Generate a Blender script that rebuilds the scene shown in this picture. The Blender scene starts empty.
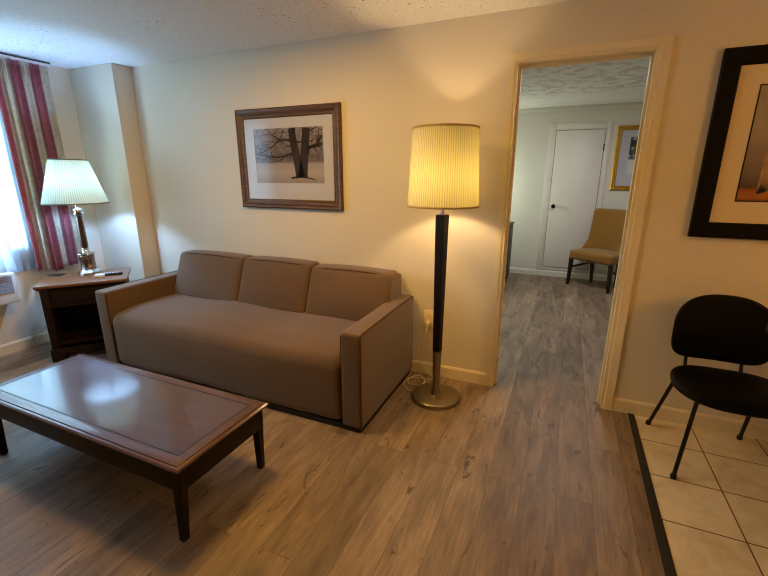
import bpy, bmesh, math, random
from mathutils import Vector, Matrix

random.seed(7)
S = bpy.context.scene
COL = S.collection
PI = math.pi


def lin(c):
    return c / 12.92 if c <= 0.04045 else ((c + 0.055) / 1.055) ** 2.4


def rgb(r, g, b):
    return (lin(r / 255), lin(g / 255), lin(b / 255), 1.0)


# ------------------------------------------------------------------ materials
class NT:
    """small helper round a node tree"""

    def __init__(self, name):
        self.m = bpy.data.materials.new(name)
        self.m.use_nodes = True
        self.t = self.m.node_tree
        self.t.nodes.clear()
        self.out = self.t.nodes.new('ShaderNodeOutputMaterial')

    def n(self, kind, **kw):
        nd = self.t.nodes.new('ShaderNode' + kind)
        ins = kw.pop('ins', {})
        for k, v in kw.items():
            setattr(nd, k, v)
        for k, v in ins.items():
            if isinstance(v, bpy.types.NodeSocket):
                self.t.links.new(v, nd.inputs[k])
            else:
                nd.inputs[k].default_value = v
        return nd

    def link(self, a, b):
        self.t.links.new(a, b)

    def coord(self, which='Object', scale=(1, 1, 1), rot=(0, 0, 0), loc=(0, 0, 0)):
        tc = self.n('TexCoord')
        mp = self.n('Mapping', ins={'Vector': tc.outputs[which], 'Scale': scale, 'Rotation': rot, 'Location': loc})
        return mp.outputs['Vector']

    def world(self, scale=(1, 1, 1), rot=(0, 0, 0), loc=(0, 0, 0)):
        g = self.n('NewGeometry')
        mp = self.n('Mapping', ins={'Vector': g.outputs['Position'], 'Scale': scale, 'Rotation': rot, 'Location': loc})
        return mp.outputs['Vector']

    def noise(self, vec, scale, detail=4, rough=.55, dist=0):
        return self.n('TexNoise', ins={'Vector': vec, 'Scale': scale, 'Detail': detail, 'Roughness': rough, 'Distortion': dist})

    def ramp(self, fac, stops, interp='LINEAR'):
        r = self.n('ValToRGB', ins={'Fac': fac})
        r.color_ramp.interpolation = interp
        e = r.color_ramp.elements
        while len(e) < len(stops):
            e.new(0.5)
        for i, (p, c) in enumerate(stops):
            e[i].position = p
            e[i].color = c if len(c) == 4 else (*c, 1)
        return r.outputs['Color']

    def mix(self, fac, a, b, mode='MIX'):
        m = self.n('Mix', data_type='RGBA', blend_type=mode)
        for sock, v in ((m.inputs['Factor'], fac), (m.inputs['A'], a), (m.inputs['B'], b)):
            pass
        ins = [i for i in m.inputs if i.enabled]
        for sock, v in zip(ins, (fac, a, b)):
            if isinstance(v, bpy.types.NodeSocket):
                self.link(v, sock)
            else:
                sock.default_value = v
        return [o for o in m.outputs if o.enabled][0]

    def math(self, op, a, b=0.0, clamp=False):
        m = self.n('Math', operation=op, use_clamp=clamp)
        for i, v in enumerate((a, b)):
            if isinstance(v, bpy.types.NodeSocket):
                self.link(v, m.inputs[i])
            else:
                m.inputs[i].default_value = v
        return m.outputs[0]

    def bump(self, height, strength=.3, dist=.01):
        return self.n('Bump', ins={'Height': height, 'Strength': strength, 'Distance': dist}).outputs['Normal']

    def principled(self, **ins):
        d = {}
        for k, v in ins.items():
            d[k.replace('_', ' ')] = v
        p = self.n('BsdfPrincipled', ins=d)
        self.link(p.outputs[0], self.out.inputs['Surface'])
        return p


def plain(name, col, rough=.6, metal=0., var=.06, nscale=30, bump=.0, spec=.5, **kw):
    t = NT(name)
    v = t.coord()
    nz = t.noise(v, nscale, 3)
    dark = tuple(c * (1 - var) for c in col[:3]) + (1,)
    lite = tuple(min(1, c * (1 + var)) for c in col[:3]) + (1,)
    c = t.ramp(nz.outputs['Fac'], [(.3, dark), (.7, lite)])
    p = t.principled(Base_Color=c, Roughness=rough, Metallic=metal, Specular_IOR_Level=spec, **kw)
    if bump:
        t.link(t.bump(nz.outputs['Fac'], bump, .004), p.inputs['Normal'])
    return t.m


def mat_wall(name, col):
    t = NT(name)
    v = t.world()
    big = t.noise(v, 1.2, 2)
    fine = t.noise(v, 90, 3, .6)
    c = t.ramp(big.outputs['Fac'], [(.3, tuple(x * .96 for x in col[:3])), (.7, col)])
    p = t.principled(Base_Color=c, Roughness=.62, Specular_IOR_Level=.3)
    t.link(t.bump(fine.outputs['Fac'], .12, .003), p.inputs['Normal'])
    return t.m


def mat_ceiling():
    t = NT('popcorn_ceiling')
    v = t.world()
    a = t.noise(v, 60, 5, .7)
    vo = t.n('TexVoronoi', ins={'Vector': v, 'Scale': 34.0})
    patch = t.noise(v, 1.3, 3, .6)
    rough_zone = t.ramp(patch.outputs['Fac'], [(.50, (.0, .0, .0)), (.62, (1, 1, 1))])
    speck = t.noise(v, 46, 2, .5)
    sp = t.ramp(speck.outputs['Fac'], [(.66, (0, 0, 0)), (.70, (1, 1, 1))])
    g = t.n('NewGeometry')
    sy = t.n('SeparateXYZ', ins={'Vector': g.outputs['Position']})
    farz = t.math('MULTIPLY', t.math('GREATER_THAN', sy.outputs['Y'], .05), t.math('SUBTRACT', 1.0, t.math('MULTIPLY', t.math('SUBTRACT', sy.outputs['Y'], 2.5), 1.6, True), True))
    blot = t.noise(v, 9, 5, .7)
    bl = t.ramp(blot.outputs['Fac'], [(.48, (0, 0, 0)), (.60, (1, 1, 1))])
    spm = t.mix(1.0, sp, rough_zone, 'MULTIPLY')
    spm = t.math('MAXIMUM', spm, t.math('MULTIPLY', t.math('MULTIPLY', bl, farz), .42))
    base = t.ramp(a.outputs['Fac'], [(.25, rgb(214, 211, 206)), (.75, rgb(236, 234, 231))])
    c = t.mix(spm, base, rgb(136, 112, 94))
    p = t.principled(Base_Color=c, Roughness=.95, Specular_IOR_Level=.1)
    h = t.math('ADD', t.math('MULTIPLY', a.outputs['Fac'], rough_zone), t.math('MULTIPLY', vo.outputs['Distance'], .12))
    t.link(t.bump(h, .3, .010), p.inputs['Normal'])
    return t.m


def mat_planks():
    t = NT('vinyl_plank')
    v = t.world(rot=(0, 0, PI / 2), loc=(.31, .05, 0))       # boards run along Y
    br = t.n('TexBrick', offset=.37, squash=1.0, ins={'Vector': v, 'Color1': (0, 0, 0, 1), 'Color2': (1, 1, 1, 1), 'Mortar': (.5, .5, .5, 1),
             'Scale': 1.0, 'Mortar Size': .0012, 'Mortar Smooth': .1, 'Bias': 0.0, 'Brick Width': 1.22, 'Row Height': .152})
    rnd = br.outputs['Color']
    # every board shifts the grain
    g = t.n('NewGeometry')
    sc = t.n('VectorMath', operation='SCALE', ins={0: rnd, 'Scale': 7.0})
    ad = t.n('VectorMath', operation='ADD', ins={0: g.outputs['Position'], 1: sc.outputs[0]})
    mp = t.n('Mapping', ins={'Vector': ad.outputs[0], 'Scale': (7, 1.3, 1)})
    grain = t.noise(mp.outputs[0], 2.2, 8, .62, .4)
    mp2 = t.n('Mapping', ins={'Vector': ad.outputs[0], 'Scale': (60, 2.2, 1)})
    fine = t.noise(mp2.outputs[0], 2.0, 4, .6)
    mp3 = t.n('Mapping', ins={'Vector': ad.outputs[0], 'Scale': (10, 3.0, 1)})
    knot = t.noise(mp3.outputs[0], 1.7, 6, .66, 1.3)
    base = t.ramp(grain.outputs['Fac'], [(.28, rgb(116, 99, 83)), (.5, rgb(150, 130, 109)), (.72, rgb(178, 156, 130))])
    tint = t.ramp(rnd, [(0, rgb(212, 207, 203)), (.5, rgb(234, 230, 226)), (1, rgb(255, 252, 248))])
    c = t.mix(1.0, base, tint, 'MULTIPLY')
    fd = t.ramp(fine.outputs['Fac'], [(.3, (.74, .73, .72)), (.62, (1.0, 1.0, 1.0))])
    c = t.mix(1.0, c, fd, 'MULTIPLY')
    kd = t.ramp(knot.outputs['Fac'], [(.60, (0, 0, 0)), (.665, (1, 1, 1))])
    c = t.mix(t.math('MULTIPLY', kd, .75), c, rgb(62, 46, 36))
    seam = br.outputs['Fac']
    c = t.mix(t.math('MULTIPLY', seam, .6), c, rgb(58, 48, 42))
    rr = t.ramp(fine.outputs['Fac'], [(.2, (.42, .42, .42)), (.8, (.56, .56, .56))])
    p = t.principled(Base_Color=c, Roughness=rr, Specular_IOR_Level=.38)
    hh = t.math('SUBTRACT', t.math('MULTIPLY', fine.outputs['Fac'], .4), seam)
    t.link(t.bump(hh, .18, .002), p.inputs['Normal'])
    return t.m


def mat_tiles():
    t = NT('beige_floor_tile')
    v = t.world(loc=(-.508, .27, 0))
    br = t.n('TexBrick', offset=0.0, squash=1.0, ins={'Vector': v, 'Color1': (0, 0, 0, 1), 'Color2': (1, 1, 1, 1), 'Mortar': (.5, .5, .5, 1),
             'Scale': 1.0, 'Mortar Size': .0032, 'Mortar Smooth': .15, 'Bias': 0.0, 'Brick Width': .304, 'Row Height': .304})
    w = t.world()
    cl = t.noise(w, 7, 6, .65, .5)
    base = t.ramp(cl.outputs['Fac'], [(.3, rgb(202, 184, 154)), (.55, rgb(224, 209, 182)), (.75, rgb(234, 221, 198))])
    tint = t.ramp(br.outputs['Color'], [(0, (.93, .93, .93)), (1, (1, 1, 1))])
    c = t.mix(1.0, base, tint, 'MULTIPLY')
    c = t.mix(br.outputs['Fac'], c, rgb(92, 62, 38))
    p = t.principled(Base_Color=c, Roughness=.38, Specular_IOR_Level=.4)
    t.link(t.bump(br.outputs['Fac'], -.4, .003), p.inputs['Normal'])
    return t.m


def mat_wood(name, c0, c1, axis='X', rough=.3, coat=0.0, freq=1.0, spec=.5):
    t = NT(name)
    s = {'X': (1.2, 14, 14), 'Y': (14, 1.2, 14), 'Z': (14, 14, 1.2)}[axis]
    v = t.coord(scale=tuple(a * freq for a in s))
    g = t.noise(v, 1.6, 7, .6, .6)
    c = t.ramp(g.outputs['Fac'], [(.3, c0), (.7, c1)])
    p = t.principled(Base_Color=c, Roughness=rough, Specular_IOR_Level=spec, Coat_Weight=coat, Coat_Roughness=.09)
    t.link(t.bump(g.outputs['Fac'], .05, .002), p.inputs['Normal'])
    return t.m


def mat_fabric(name, col, scale=420, var=.18, rough=.9, sheen=.25, spec=.2):
    t = NT(name)
    v = t.coord()
    wv = t.noise(v, scale, 2, .5)
    big = t.noise(v, 3, 3)
    c = t.ramp(wv.outputs['Fac'], [(.25, tuple(x * (1 - var) for x in col[:3])), (.75, tuple(x * (1 + var) for x in col[:3]))])
    b2 = t.ramp(big.outputs['Fac'], [(.3, (.93, .93, .93)), (.7, (1, 1, 1))])
    c = t.mix(1.0, c, b2, 'MULTIPLY')
    p = t.principled(Base_Color=c, Roughness=rough, Specular_IOR_Level=spec, Sheen_Weight=sheen, Sheen_Roughness=.5)
    t.link(t.bump(wv.outputs['Fac'], .15, .001), p.inputs['Normal'])
    return t.m


def mat_shade(name, col, count, transl):
    """pleated cloth of a lamp shade: light passes through it"""
    t = NT(name)
    tc = t.n('TexCoord')
    sx = t.n('SeparateXYZ', ins={'Vector': tc.outputs['Object']})
    ang = t.math('ARCTAN2', sx.outputs['Y'], sx.outputs['X'])
    sn = t.math('SINE', t.math('MULTIPLY', ang, float(count)))
    fac = t.math('MULTIPLY_ADD', sn, .5)
    fac.node.inputs[2].default_value = .5
    g = t.n('NewGeometry')
    ir = t.n('TexNoise', noise_dimensions='1D', ins={'W': t.math('MULTIPLY', ang, 14.0), 'Scale': 2.0, 'Detail': 2.0})
    fac = t.math('MULTIPLY', fac, t.math('MULTIPLY_ADD', ir.outputs['Fac'], 1.3))
    c = t.ramp(fac, [(0, tuple(x * .66 for x in col[:3])), (.5, col)])
    d = t.n('BsdfDiffuse', ins={'Color': c})
    tr = t.n('BsdfTranslucent', ins={'Color': c})
    t.link(t.bump(fac, .25, .002), d.inputs['Normal'])
    t.link(t.mix(1.0, c, transl, 'MULTIPLY'), tr.inputs['Color'])
    mx = t.n('MixShader', ins={0: .5, 1: d.outputs[0], 2: tr.outputs[0]})
    t.link(mx.outputs[0], t.out.inputs['Surface'])
    return t.m


def mat_glass(name='clear_glass'):
    t = NT(name)
    tr = t.n('BsdfTransparent', ins={'Color': (.98, .98, .98, 1)})
    gl = t.n('BsdfGlossy', ins={'Color': (1, 1, 1, 1), 'Roughness': .02})
    lw = t.n('LayerWeight', ins={'Blend': .5})
    p5 = t.math('POWER', lw.outputs['Facing'], 5.0)
    fr = t.math('MULTIPLY_ADD', p5, .94)
    fr.node.inputs[2].default_value = .04
    mx = t.n('MixShader', ins={0: fr, 1: tr.outputs[0], 2: gl.outputs[0]})
    t.link(mx.outputs[0], t.out.inputs['Surface'])
    return t.m


def mat_sheer():
    t = NT('sheer_voile')
    v = t.coord()
    n = t.noise(v, 300, 2)
    c = t.ramp(n.outputs['Fac'], [(.3, (.66, .74, .84)), (.7, (.76, .84, .94))])
    d = t.n('BsdfDiffuse', ins={'Color': c})
    tl = t.n('BsdfTranslucent', ins={'Color': c})
    tr = t.n('BsdfTransparent', ins={'Color': (.95, .96, 1, 1)})
    m1 = t.n('MixShader', ins={0: .55, 1: d.outputs[0], 2: tl.outputs[0]})
    m2 = t.n('MixShader', ins={0: .05, 1: m1.outputs[0], 2: tr.outputs[0]})
    t.link(m2.outputs[0], t.out.inputs['Surface'])
    return t.m


def mat_curtain():
    t = NT('striped_damask')
    uv = t.n('UVMap')
    uv.uv_map = 'UVMap'
    sx = t.n('SeparateXYZ', ins={'Vector': uv.outputs[0]})
    fr = t.math('FRACT', t.math('MULTIPLY', sx.outputs['X'], 2.88))
    rose, cream, pale = rgb(190, 108, 112), rgb(226, 212, 188), rgb(212, 176, 168)
    st = t.ramp(fr, [(0, rose), (.42, rose), (.435, pale), (.46, cream), (.92, cream), (.94, pale), (.97, rose)], 'LINEAR')
    mp = t.n('Mapping', ins={'Vector': uv.outputs[0], 'Scale': (26, 50, 1)})
    dm = t.n('TexVoronoi', feature='SMOOTH_F1', ins={'Vector': mp.outputs[0], 'Scale': 1.0})
    ds = t.ramp(dm.outputs['Distance'], [(.2, (.84, .8, .78)), (.42, (1, 1, 1))])
    c = t.mix(.8, st, ds, 'MULTIPLY')
    d = t.n('BsdfPrincipled', ins={'Base Color': c, 'Roughness': .6, 'Sheen Weight': .2})
    tl = t.n('BsdfTranslucent', ins={'Color': c})
    mx = t.n('MixShader', ins={0: .18, 1: d.outputs[0], 2: tl.outputs[0]})
    t.link(mx.outputs[0], t.out.inputs['Surface'])
    return t.m


M = {}
M['wall'] = mat_wall('cream_wall_paint', rgb(222, 212, 192))
M['wall_far'] = mat_wall('pale_wall_paint', rgb(214, 210, 196))
M['ceiling'] = mat_ceiling()
M['plank'] = mat_planks()
M['tile'] = mat_tiles()
M['trimw'] = plain('cream_trim_paint', rgb(226, 212, 180), .55, var=.02, nscale=4, spec=.3)
M['trim_far'] = plain('pale_trim_paint', rgb(218, 214, 202), .4, var=.03, nscale=12)
M['strip'] = plain('black_rubber_strip', rgb(30, 28, 27), .55)
M['sofa'] = mat_fabric('taupe_microfibre', rgb(99, 76, 54), sheen=.3)
M['welt'] = mat_fabric('dark_welt_cord', rgb(66, 42, 30), sheen=0)
M['black'] = plain('black_plinth', rgb(16, 13, 12), .6)
M['table'] = mat_wood('mahogany_veneer', rgb(66, 38, 25), rgb(84, 50, 33), 'X', .3, .9, 2.2)
M['table_edge'] = mat_wood('mahogany_solid', rgb(72, 42, 27), rgb(88, 53, 35), 'X', .34, .5, 2.2)
M['table_leg'] = mat_wood('dark_mahogany', rgb(21, 11, 8), rgb(29, 16, 12), 'Z', .5, .0, 2.0, .25)
M['inlay'] = plain('black_inlay_line', rgb(18, 10, 8), .4)
M['ns_top'] = mat_wood('cherry_top', rgb(112, 70, 40), rgb(140, 92, 56), 'X', .34, .3, 2.0)
M['ns'] = mat_wood('dark_cherry', rgb(27, 14, 10), rgb(36, 19, 14), 'X', .5, .0, 2.0, .25)
M['pewter'] = plain('pewter_bronze', rgb(132, 116, 108), .22, .95, var=.1, nscale=15)
M['chrome'] = plain('polished_nickel', rgb(206, 204, 205), .16, 1., var=.02)
M['brushed'] = plain('brushed_nickel', rgb(150, 138, 122), .38, 1., var=.05, nscale=60)
M['espresso'] = mat_wood('espresso_veneer', rgb(12, 6, 5), rgb(18, 9, 7), 'Z', .5, .0, 2.0, .25)
M['shade_warm'] = mat_shade('pleated_cream_shade', rgb(250, 238, 205), 96, (.19, .195, .10, 1))
M['shade_cool'] = mat_shade('pleated_white_shade', rgb(238, 238, 226), 90, (.185, .17, .102, 1))
M['shade_trim'] = plain('shade_binding', rgb(168, 138, 92), .8)
M['shade_trim2'] = plain('shade_binding_pale', rgb(120, 124, 112), .8)
M['frame_wood'] = mat_wood('walnut_frame', rgb(62, 40, 19), rgb(104, 72, 36), 'X', .45, .05, 2.0)
M['frame_gold'] = plain('gilt_frame', rgb(206, 160, 60), .32, .75, var=.2, nscale=40)
M['frame_black'] = plain('black_frame', rgb(5, 4, 5), .5, var=.2, spec=.12)
M['mat'] = plain('white_mount_board', rgb(190, 190, 196), .85, var=.01)
M['mat_cream'] = plain('cream_mount_board', rgb(226, 208, 176), .85, var=.02, nscale=5)
M['glass'] = mat_glass()
M['blackfab'] = mat_fabric('black_vinyl', rgb(7, 6, 7), 200, .15, .55, .0, .14)
M['blackmetal'] = plain('black_tube', rgb(8, 7, 7), .4, spec=.3)
M['mustard'] = mat_fabric('mustard_velvet', rgb(136, 95, 34), 300, .1, .8, .2)
M['darkleg'] = plain('dark_stained_leg', rgb(30, 18, 14), .4)
M['white'] = plain('white_plastic', rgb(228, 228, 226), .4, var=.02)
M['ivory'] = plain('ivory_plastic', rgb(236, 218, 176), .4, var=.02)
M['cord'] = plain('clear_cream_cord', rgb(214, 196, 156), .4)
M['slot'] = plain('dark_slot', rgb(40, 32, 24), .6)
M['darkplastic'] = plain('dark_plastic', rgb(24, 24, 28), .35)
M['sheer'] = mat_sheer()
M['curtain'] = mat_curtain()
M['grille'] = plain('grey_grille', rgb(150, 158, 172), .5)
M['winframe'] = plain('white_window_frame', rgb(214, 216, 220), .45)
M['doorp'] = plain('pale_door_paint', rgb(222, 218, 208), .42, var=.02, nscale=6)
M['iron'] = plain('dark_bronze', rgb(30, 26, 24), .35, .7)
M['cab'] = mat_wood('black_brown_cabinet', rgb(14, 11, 10), rgb(20, 16, 14), 'Z', .5)
M['trunk'] = plain('tree_print_dark', rgb(40, 31, 31), .9, var=.12, nscale=40)
M['dining'] = mat_wood('brown_dining_top', rgb(42, 25, 17), rgb(58, 37, 26), 'X', .45, .0)


def mat_print_tree():
    t = NT('sepia_snow_print')
    v = t.world()
    g = t.n('NewGeometry')
    sx = t.n('SeparateXYZ', ins={'Vector': g.outputs['Position']})
    z = sx.outputs['Z']
    n = t.noise(v, 26, 6, .7, .4)
    h = t.math('MULTIPLY_ADD', z, 1 / .392)
    h.node.inputs[2].default_value = -1.363 / .392
    base = t.ramp(h, [(0, rgb(172, 158, 150)), (.2, rgb(196, 184, 176)), (.36, rgb(182, 170, 164)), (.40, rgb(128, 116, 114)), (.7, rgb(150, 138, 136)), (1, rgb(176, 164, 160))])
    leaf = t.ramp(n.outputs['Fac'], [(.42, (.62, .6, .6)), (.58, (1, 1, 1))])
    up = t.ramp(h, [(.38, (0, 0, 0)), (.46, (1, 1, 1))])
    c = t.mix(up, base, t.mix(1.0, base, leaf, 'MULTIPLY'))
    c = t.mix(1.0, c, (.70, .71, .76, 1), 'MULTIPLY')
    t.principled(Base_Color=c, Roughness=.8, Specular_IOR_Level=.2)
    return t.m


def mat_print_brown():
    t = NT('brown_study_print')
    v = t.world()
    g = t.n('NewGeometry')
    sx = t.n('SeparateXYZ', ins={'Vector': g.outputs['Position']})
    h = t.math('MULTIPLY_ADD', sx.outputs['Z'], 1 / .54)
    h.node.inputs[2].default_value = -1.297 / .54
    n = t.noise(v, 9, 5, .65, .8)
    base = t.ramp(h, [(0, rgb(110, 56, 26)), (.03, rgb(196, 112, 44)), (.10, rgb(178, 98, 44)), (.125, rgb(92, 64, 56)), (.25, rgb(128, 114, 108)), (.6, rgb(172, 156, 148)), (1, rgb(178, 164, 154))])
    st = t.ramp(n.outputs['Fac'], [(.3, (.72, .7, .68)), (.7, (1.0, 1.0, 1.0))])
    c = t.mix(1.0, base, st, 'MULTIPLY')
    t.principled(Base_Color=c, Roughness=.75, Specular_IOR_Level=.2)
    return t.m


def mat_print_far():
    t = NT('dark_floral_print')
    v = t.world()
    g = t.n('NewGeometry')
    sx = t.n('SeparateXYZ', ins={'Vector': g.outputs['Position']})
    h = t.math('MULTIPLY_ADD', sx.outputs['Z'], 1 / .5)
    h.node.inputs[2].default_value = -1.42 / .5
    n = t.n('TexVoronoi', ins={'Vector': v, 'Scale': 16.0})
    fl = t.ramp(n.outputs['Distance'], [(.15, rgb(196, 186, 160)), (.35, rgb(92, 92, 84)), (.6, rgb(40, 44, 42))])
    c = t.mix(t.ramp(h, [(.38, (0, 0, 0)), (.44, (1, 1, 1))]), rgb(206, 208, 204), fl)
    t.principled(Base_Color=c, Roughness=.8, Specular_IOR_Level=.2)
    return t.m


M['print_tree'] = mat_print_tree()
M['print_brown'] = mat_print_brown()
M['print_far'] = mat_print_far()


# ------------------------------------------------------------------ mesh helpers
def smooth(bm, ang=35):
    for f in bm.faces:
        f.smooth = True
    a = math.radians(ang)
    for e in bm.edges:
        if len(e.link_faces) == 2:
            e.smooth = e.calc_face_angle(0) < a
        else:
            e.smooth = False


def obj(name, bm, mat, parent=None, sm=35, loc=None):
    bmesh.ops.recalc_face_normals(bm, faces=bm.faces)
    if sm:
        smooth(bm, sm)
    me = bpy.data.meshes.new(name)
    bm.to_mesh(me)
    bm.free()
    me.materials.append(M[mat] if isinstance(mat, str) else mat)
    o = bpy.data.objects.new(name, me)
    COL.objects.link(o)
    if parent is not None:
        o.parent = parent
    if loc is not None:
        o.location = loc
    return o


def thing(name, label, cat, loc=(0, 0, 0), rz=0, group=None):
    o = bpy.data.objects.new(name, None)
    COL.objects.link(o)
    o.location = loc
    o.rotation_euler = (0, 0, rz)
    o.empty_display_size = .1
    return tag(o, label, cat, group)


def tag(o, label, cat, group=None):
    o['label'] = label
    o['category'] = cat
    if group:
        o['group'] = group
    return o


def struct(o, label=None, cat=None):
    o['kind'] = 'structure'
    if label:
        o['label'] = label
    if cat:
        o['category'] = cat
    return o


def B():
    return bmesh.new()


def box(bm, a, b, r=0, seg=2):
    """axis aligned box from corner a to corner b, all edges rounded by r"""
    t = bmesh.new() if r else bm
    vs = [t.verts.new((x, y, z)) for x in (a[0], b[0]) for y in (a[1], b[1]) for z in (a[2], b[2])]
    for q in ((0, 1, 3, 2), (4, 6, 7, 5), (0, 4, 5, 1), (2, 3, 7, 6), (0, 2, 6, 4), (1, 5, 7, 3)):
        t.faces.new([vs[i] for i in q])
    if r:
        bmesh.ops.recalc_face_normals(t, faces=t.faces)
        bmesh.ops.bevel(t, geom=list(t.edges), offset=r, segments=seg, profile=.5, affect='EDGES', clamp_overlap=True)
        merge(bm, t)
    return bm


def merge(dst, src):
    me = bpy.data.meshes.new('tmp')
    src.to_mesh(me)
    src.free()
    dst.from_mesh(me)
    bpy.data.meshes.remove(me)


def puff(bm, a, b, r, bulge=(0, 0, 0, 0, 0, 0), n=14, fn=None):
    """soft upholstered block: rounded box whose faces (-x,+x,-y,+y,-z,+z) swell"""
    t = bmesh.new()
    c = Vector([(a[i] + b[i]) / 2 for i in range(3)])
    h = Vector([abs(b[i] - a[i]) / 2 for i in range(3)])
    rr = [min(r, x * .98) for x in h]
    rmin = min(rr)

    def para(hh):
        k = 4
        e = [-1 + (1 - math.cos(i / k * PI / 2)) * rmin / hh for i in range(k)]
        m = [-1 + rmin / hh + (2 - 2 * rmin / hh) * i / n for i in range(n + 1)]
        return [-1 + (i / k) * rmin / hh for i in range(k)] + m + [1 - rmin / hh + (i / k) * rmin / hh for i in range(1, k + 1)]

    par = [para(x) for x in h]
    for ax in range(3):
        u, v = [i for i in range(3) if i != ax]
        for s in (-1, 1):
            g = []
            for pu in par[u]:
                row = []
                for pv in par[v]:
                    q = [0, 0, 0]
                    q[ax], q[u], q[v] = s, pu, pv
                    P = Vector([q[i] * h[i] for i in range(3)])
                    I = Vector([max(-h[i] + rmin, min(h[i] - rmin, P[i])) for i in range(3)])
                    d = P - I
                    P2 = I + d.normalized() * rmin if d.length > 1e-9 else P
                    nq = [P2[i] / h[i] for i in range(3)]
                    off = Vector((0, 0, 0))
                    for k in range(3):
                        o1, o2 = [i for i in range(3) if i != k]
                        w = max(0, 1 - nq[o1] ** 2) * max(0, 1 - nq[o2] ** 2)
                        if nq[k] < 0:
                            off[k] -= bulge[2 * k] * w * abs(nq[k])
                        else:
                            off[k] += bulge[2 * k + 1] * w * abs(nq[k])
                    P3 = c + P2 + off
                    if fn:
                        P3 = Vector(fn(P3))
                    row.append(t.verts.new(P3))
                g.append(row)
            for i in range(len(g) - 1):
                for j in range(len(g[0]) - 1):
                    t.faces.new((g[i][j], g[i + 1][j], g[i + 1][j + 1], g[i][j + 1]))
    bmesh.ops.remove_doubles(t, verts=t.verts, dist=1e-5)
    merge(bm, t)
    return bm


def lathe(bm, prof, seg=48, cx=0, cy=0):
    rings = []
    for r, z in prof:
        if r < 1e-6:
            rings.append([bm.verts.new((cx, cy, z))])
        else:
            rings.append([bm.verts.new((cx + r * math.cos(2 * PI * k / seg), cy + r * math.sin(2 * PI * k / seg), z)) for k in range(seg)])
    for A, C in zip(rings, rings[1:]):
        for k in range(seg):
            k2 = (k + 1) % seg
            if len(A) == 1 and len(C) == 1:
                continue
            if len(A) == 1:
                bm.faces.new((A[0], C[k2], C[k]))
            elif len(C) == 1:
                bm.faces.new((A[k], A[k2], C[0]))
            else:
                bm.faces.new((A[k], A[k2], C[k2], C[k]))
    return bm


def tube(bm, pts, r, seg=10, cap=True):
    pts = [Vector(p) for p in pts]
    rad = r if isinstance(r, (list, tuple)) else [r] * len(pts)
    rings = []
    up = None
    for i, p in enumerate(pts):
        d = (pts[min(i + 1, len(pts) - 1)] - pts[max(i - 1, 0)]).normalized()
        if up is None:
            up = Vector((0, 0, 1)) if abs(d.z) < .9 else Vector((1, 0, 0))
        s = d.cross(up).normalized()
        up = s.cross(d).normalized()
        rings.append([bm.verts.new(p + (s * math.cos(2 * PI * k / seg) + up * math.sin(2 * PI * k / seg)) * rad[i]) for k in range(seg)])
    for A, C in zip(rings, rings[1:]):
        for k in range(seg):
            bm.faces.new((A[k], A[(k + 1) % seg], C[(k + 1) % seg], C[k]))
    if cap:
        bm.faces.new(rings[0][::-1])
        bm.faces.new(rings[-1])
    return bm


def spline(pts, n=8):
    """Catmull-Rom through the points"""
    P = [Vector(p) for p in pts]
    P = [2 * P[0] - P[1]] + P + [2 * P[-1] - P[-2]]
    out = []
    for i in range(1, len(P) - 2):
        for k in range(n):
            t = k / n
            a, b, c, d = P[i - 1], P[i], P[i + 1], P[i + 2]
            out.append(.5 * ((2 * b) + (c - a) * t + (2 * a - 5 * b + 4 * c - d) * t * t + (3 * b - a - 3 * c + d) * t ** 3))
    out.append(P[-2])
    return out


def taper(bm, p0, p1, s0, s1):
    """square post from p0 (half sizes s0) to p1 (half sizes s1)"""
    t = bmesh.new()
    rings = []
    for p, s in ((p0, s0), (p1, s1)):
        rings.append([t.verts.new((p[0] + i * s[0], p[1] + j * s[1], p[2])) for i, j in ((-1, -1), (1, -1), (1, 1), (-1, 1))])
    for k in range(4):
        t.faces.new((rings[0][k], rings[0][(k + 1) % 4], rings[1][(k + 1) % 4], rings[1][k]))
    t.faces.new(rings[0][::-1])
    t.faces.new(rings[1])
    bmesh.ops.recalc_face_normals(t, faces=t.faces)
    bmesh.ops.bevel(t, geom=list(t.edges), offset=.003, segments=2, affect='EDGES')
    merge(bm, t)
    return bm


def ring_frame(bm, x0, x1, z0, z1, prof, yw=0.0):
    """mitred frame on a wall that faces -Y: prof is a list of (inset from the outer edge, depth off the wall)"""
    loops = []
    for ins, dep in prof:
        loops.append([bm.verts.new((x, yw - dep, z)) for x, z in ((x0 + ins, z0 + ins), (x1 - ins, z0 + ins), (x1 - ins, z1 - ins), (x0 + ins, z1 - ins))])
    for A, C in zip(loops, loops[1:]):
        for k in range(4):
            bm.faces.new((A[k], A[(k + 1) % 4], C[(k + 1) % 4], C[k]))
    A, C = loops[-1], loops[0]
    for k in range(4):
        bm.faces.new((A[k], A[(k + 1) % 4], C[(k + 1) % 4], C[k]))
    return bm


# ------------------------------------------------------------------ numbers read off the photograph
XW = -4.076      # window wall
ZC = 2.307       # ceiling
CH_X, CH_P = -3.523, .169    # boxed-in corner: right edge, projection
XL, XR, ZT = -.3812, .3983, 2.0859   # casing outside
IL, IR, IT = -.3298, .3353, 2.030    # opening
WT = .115        # wall thickness
YF = 3.664       # far wall
XE, YS = 2.9, -4.7           # right wall and wall behind the camera
FX0, FX1 = -2.3, 1.9         # far room
ZB = .0905

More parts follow.
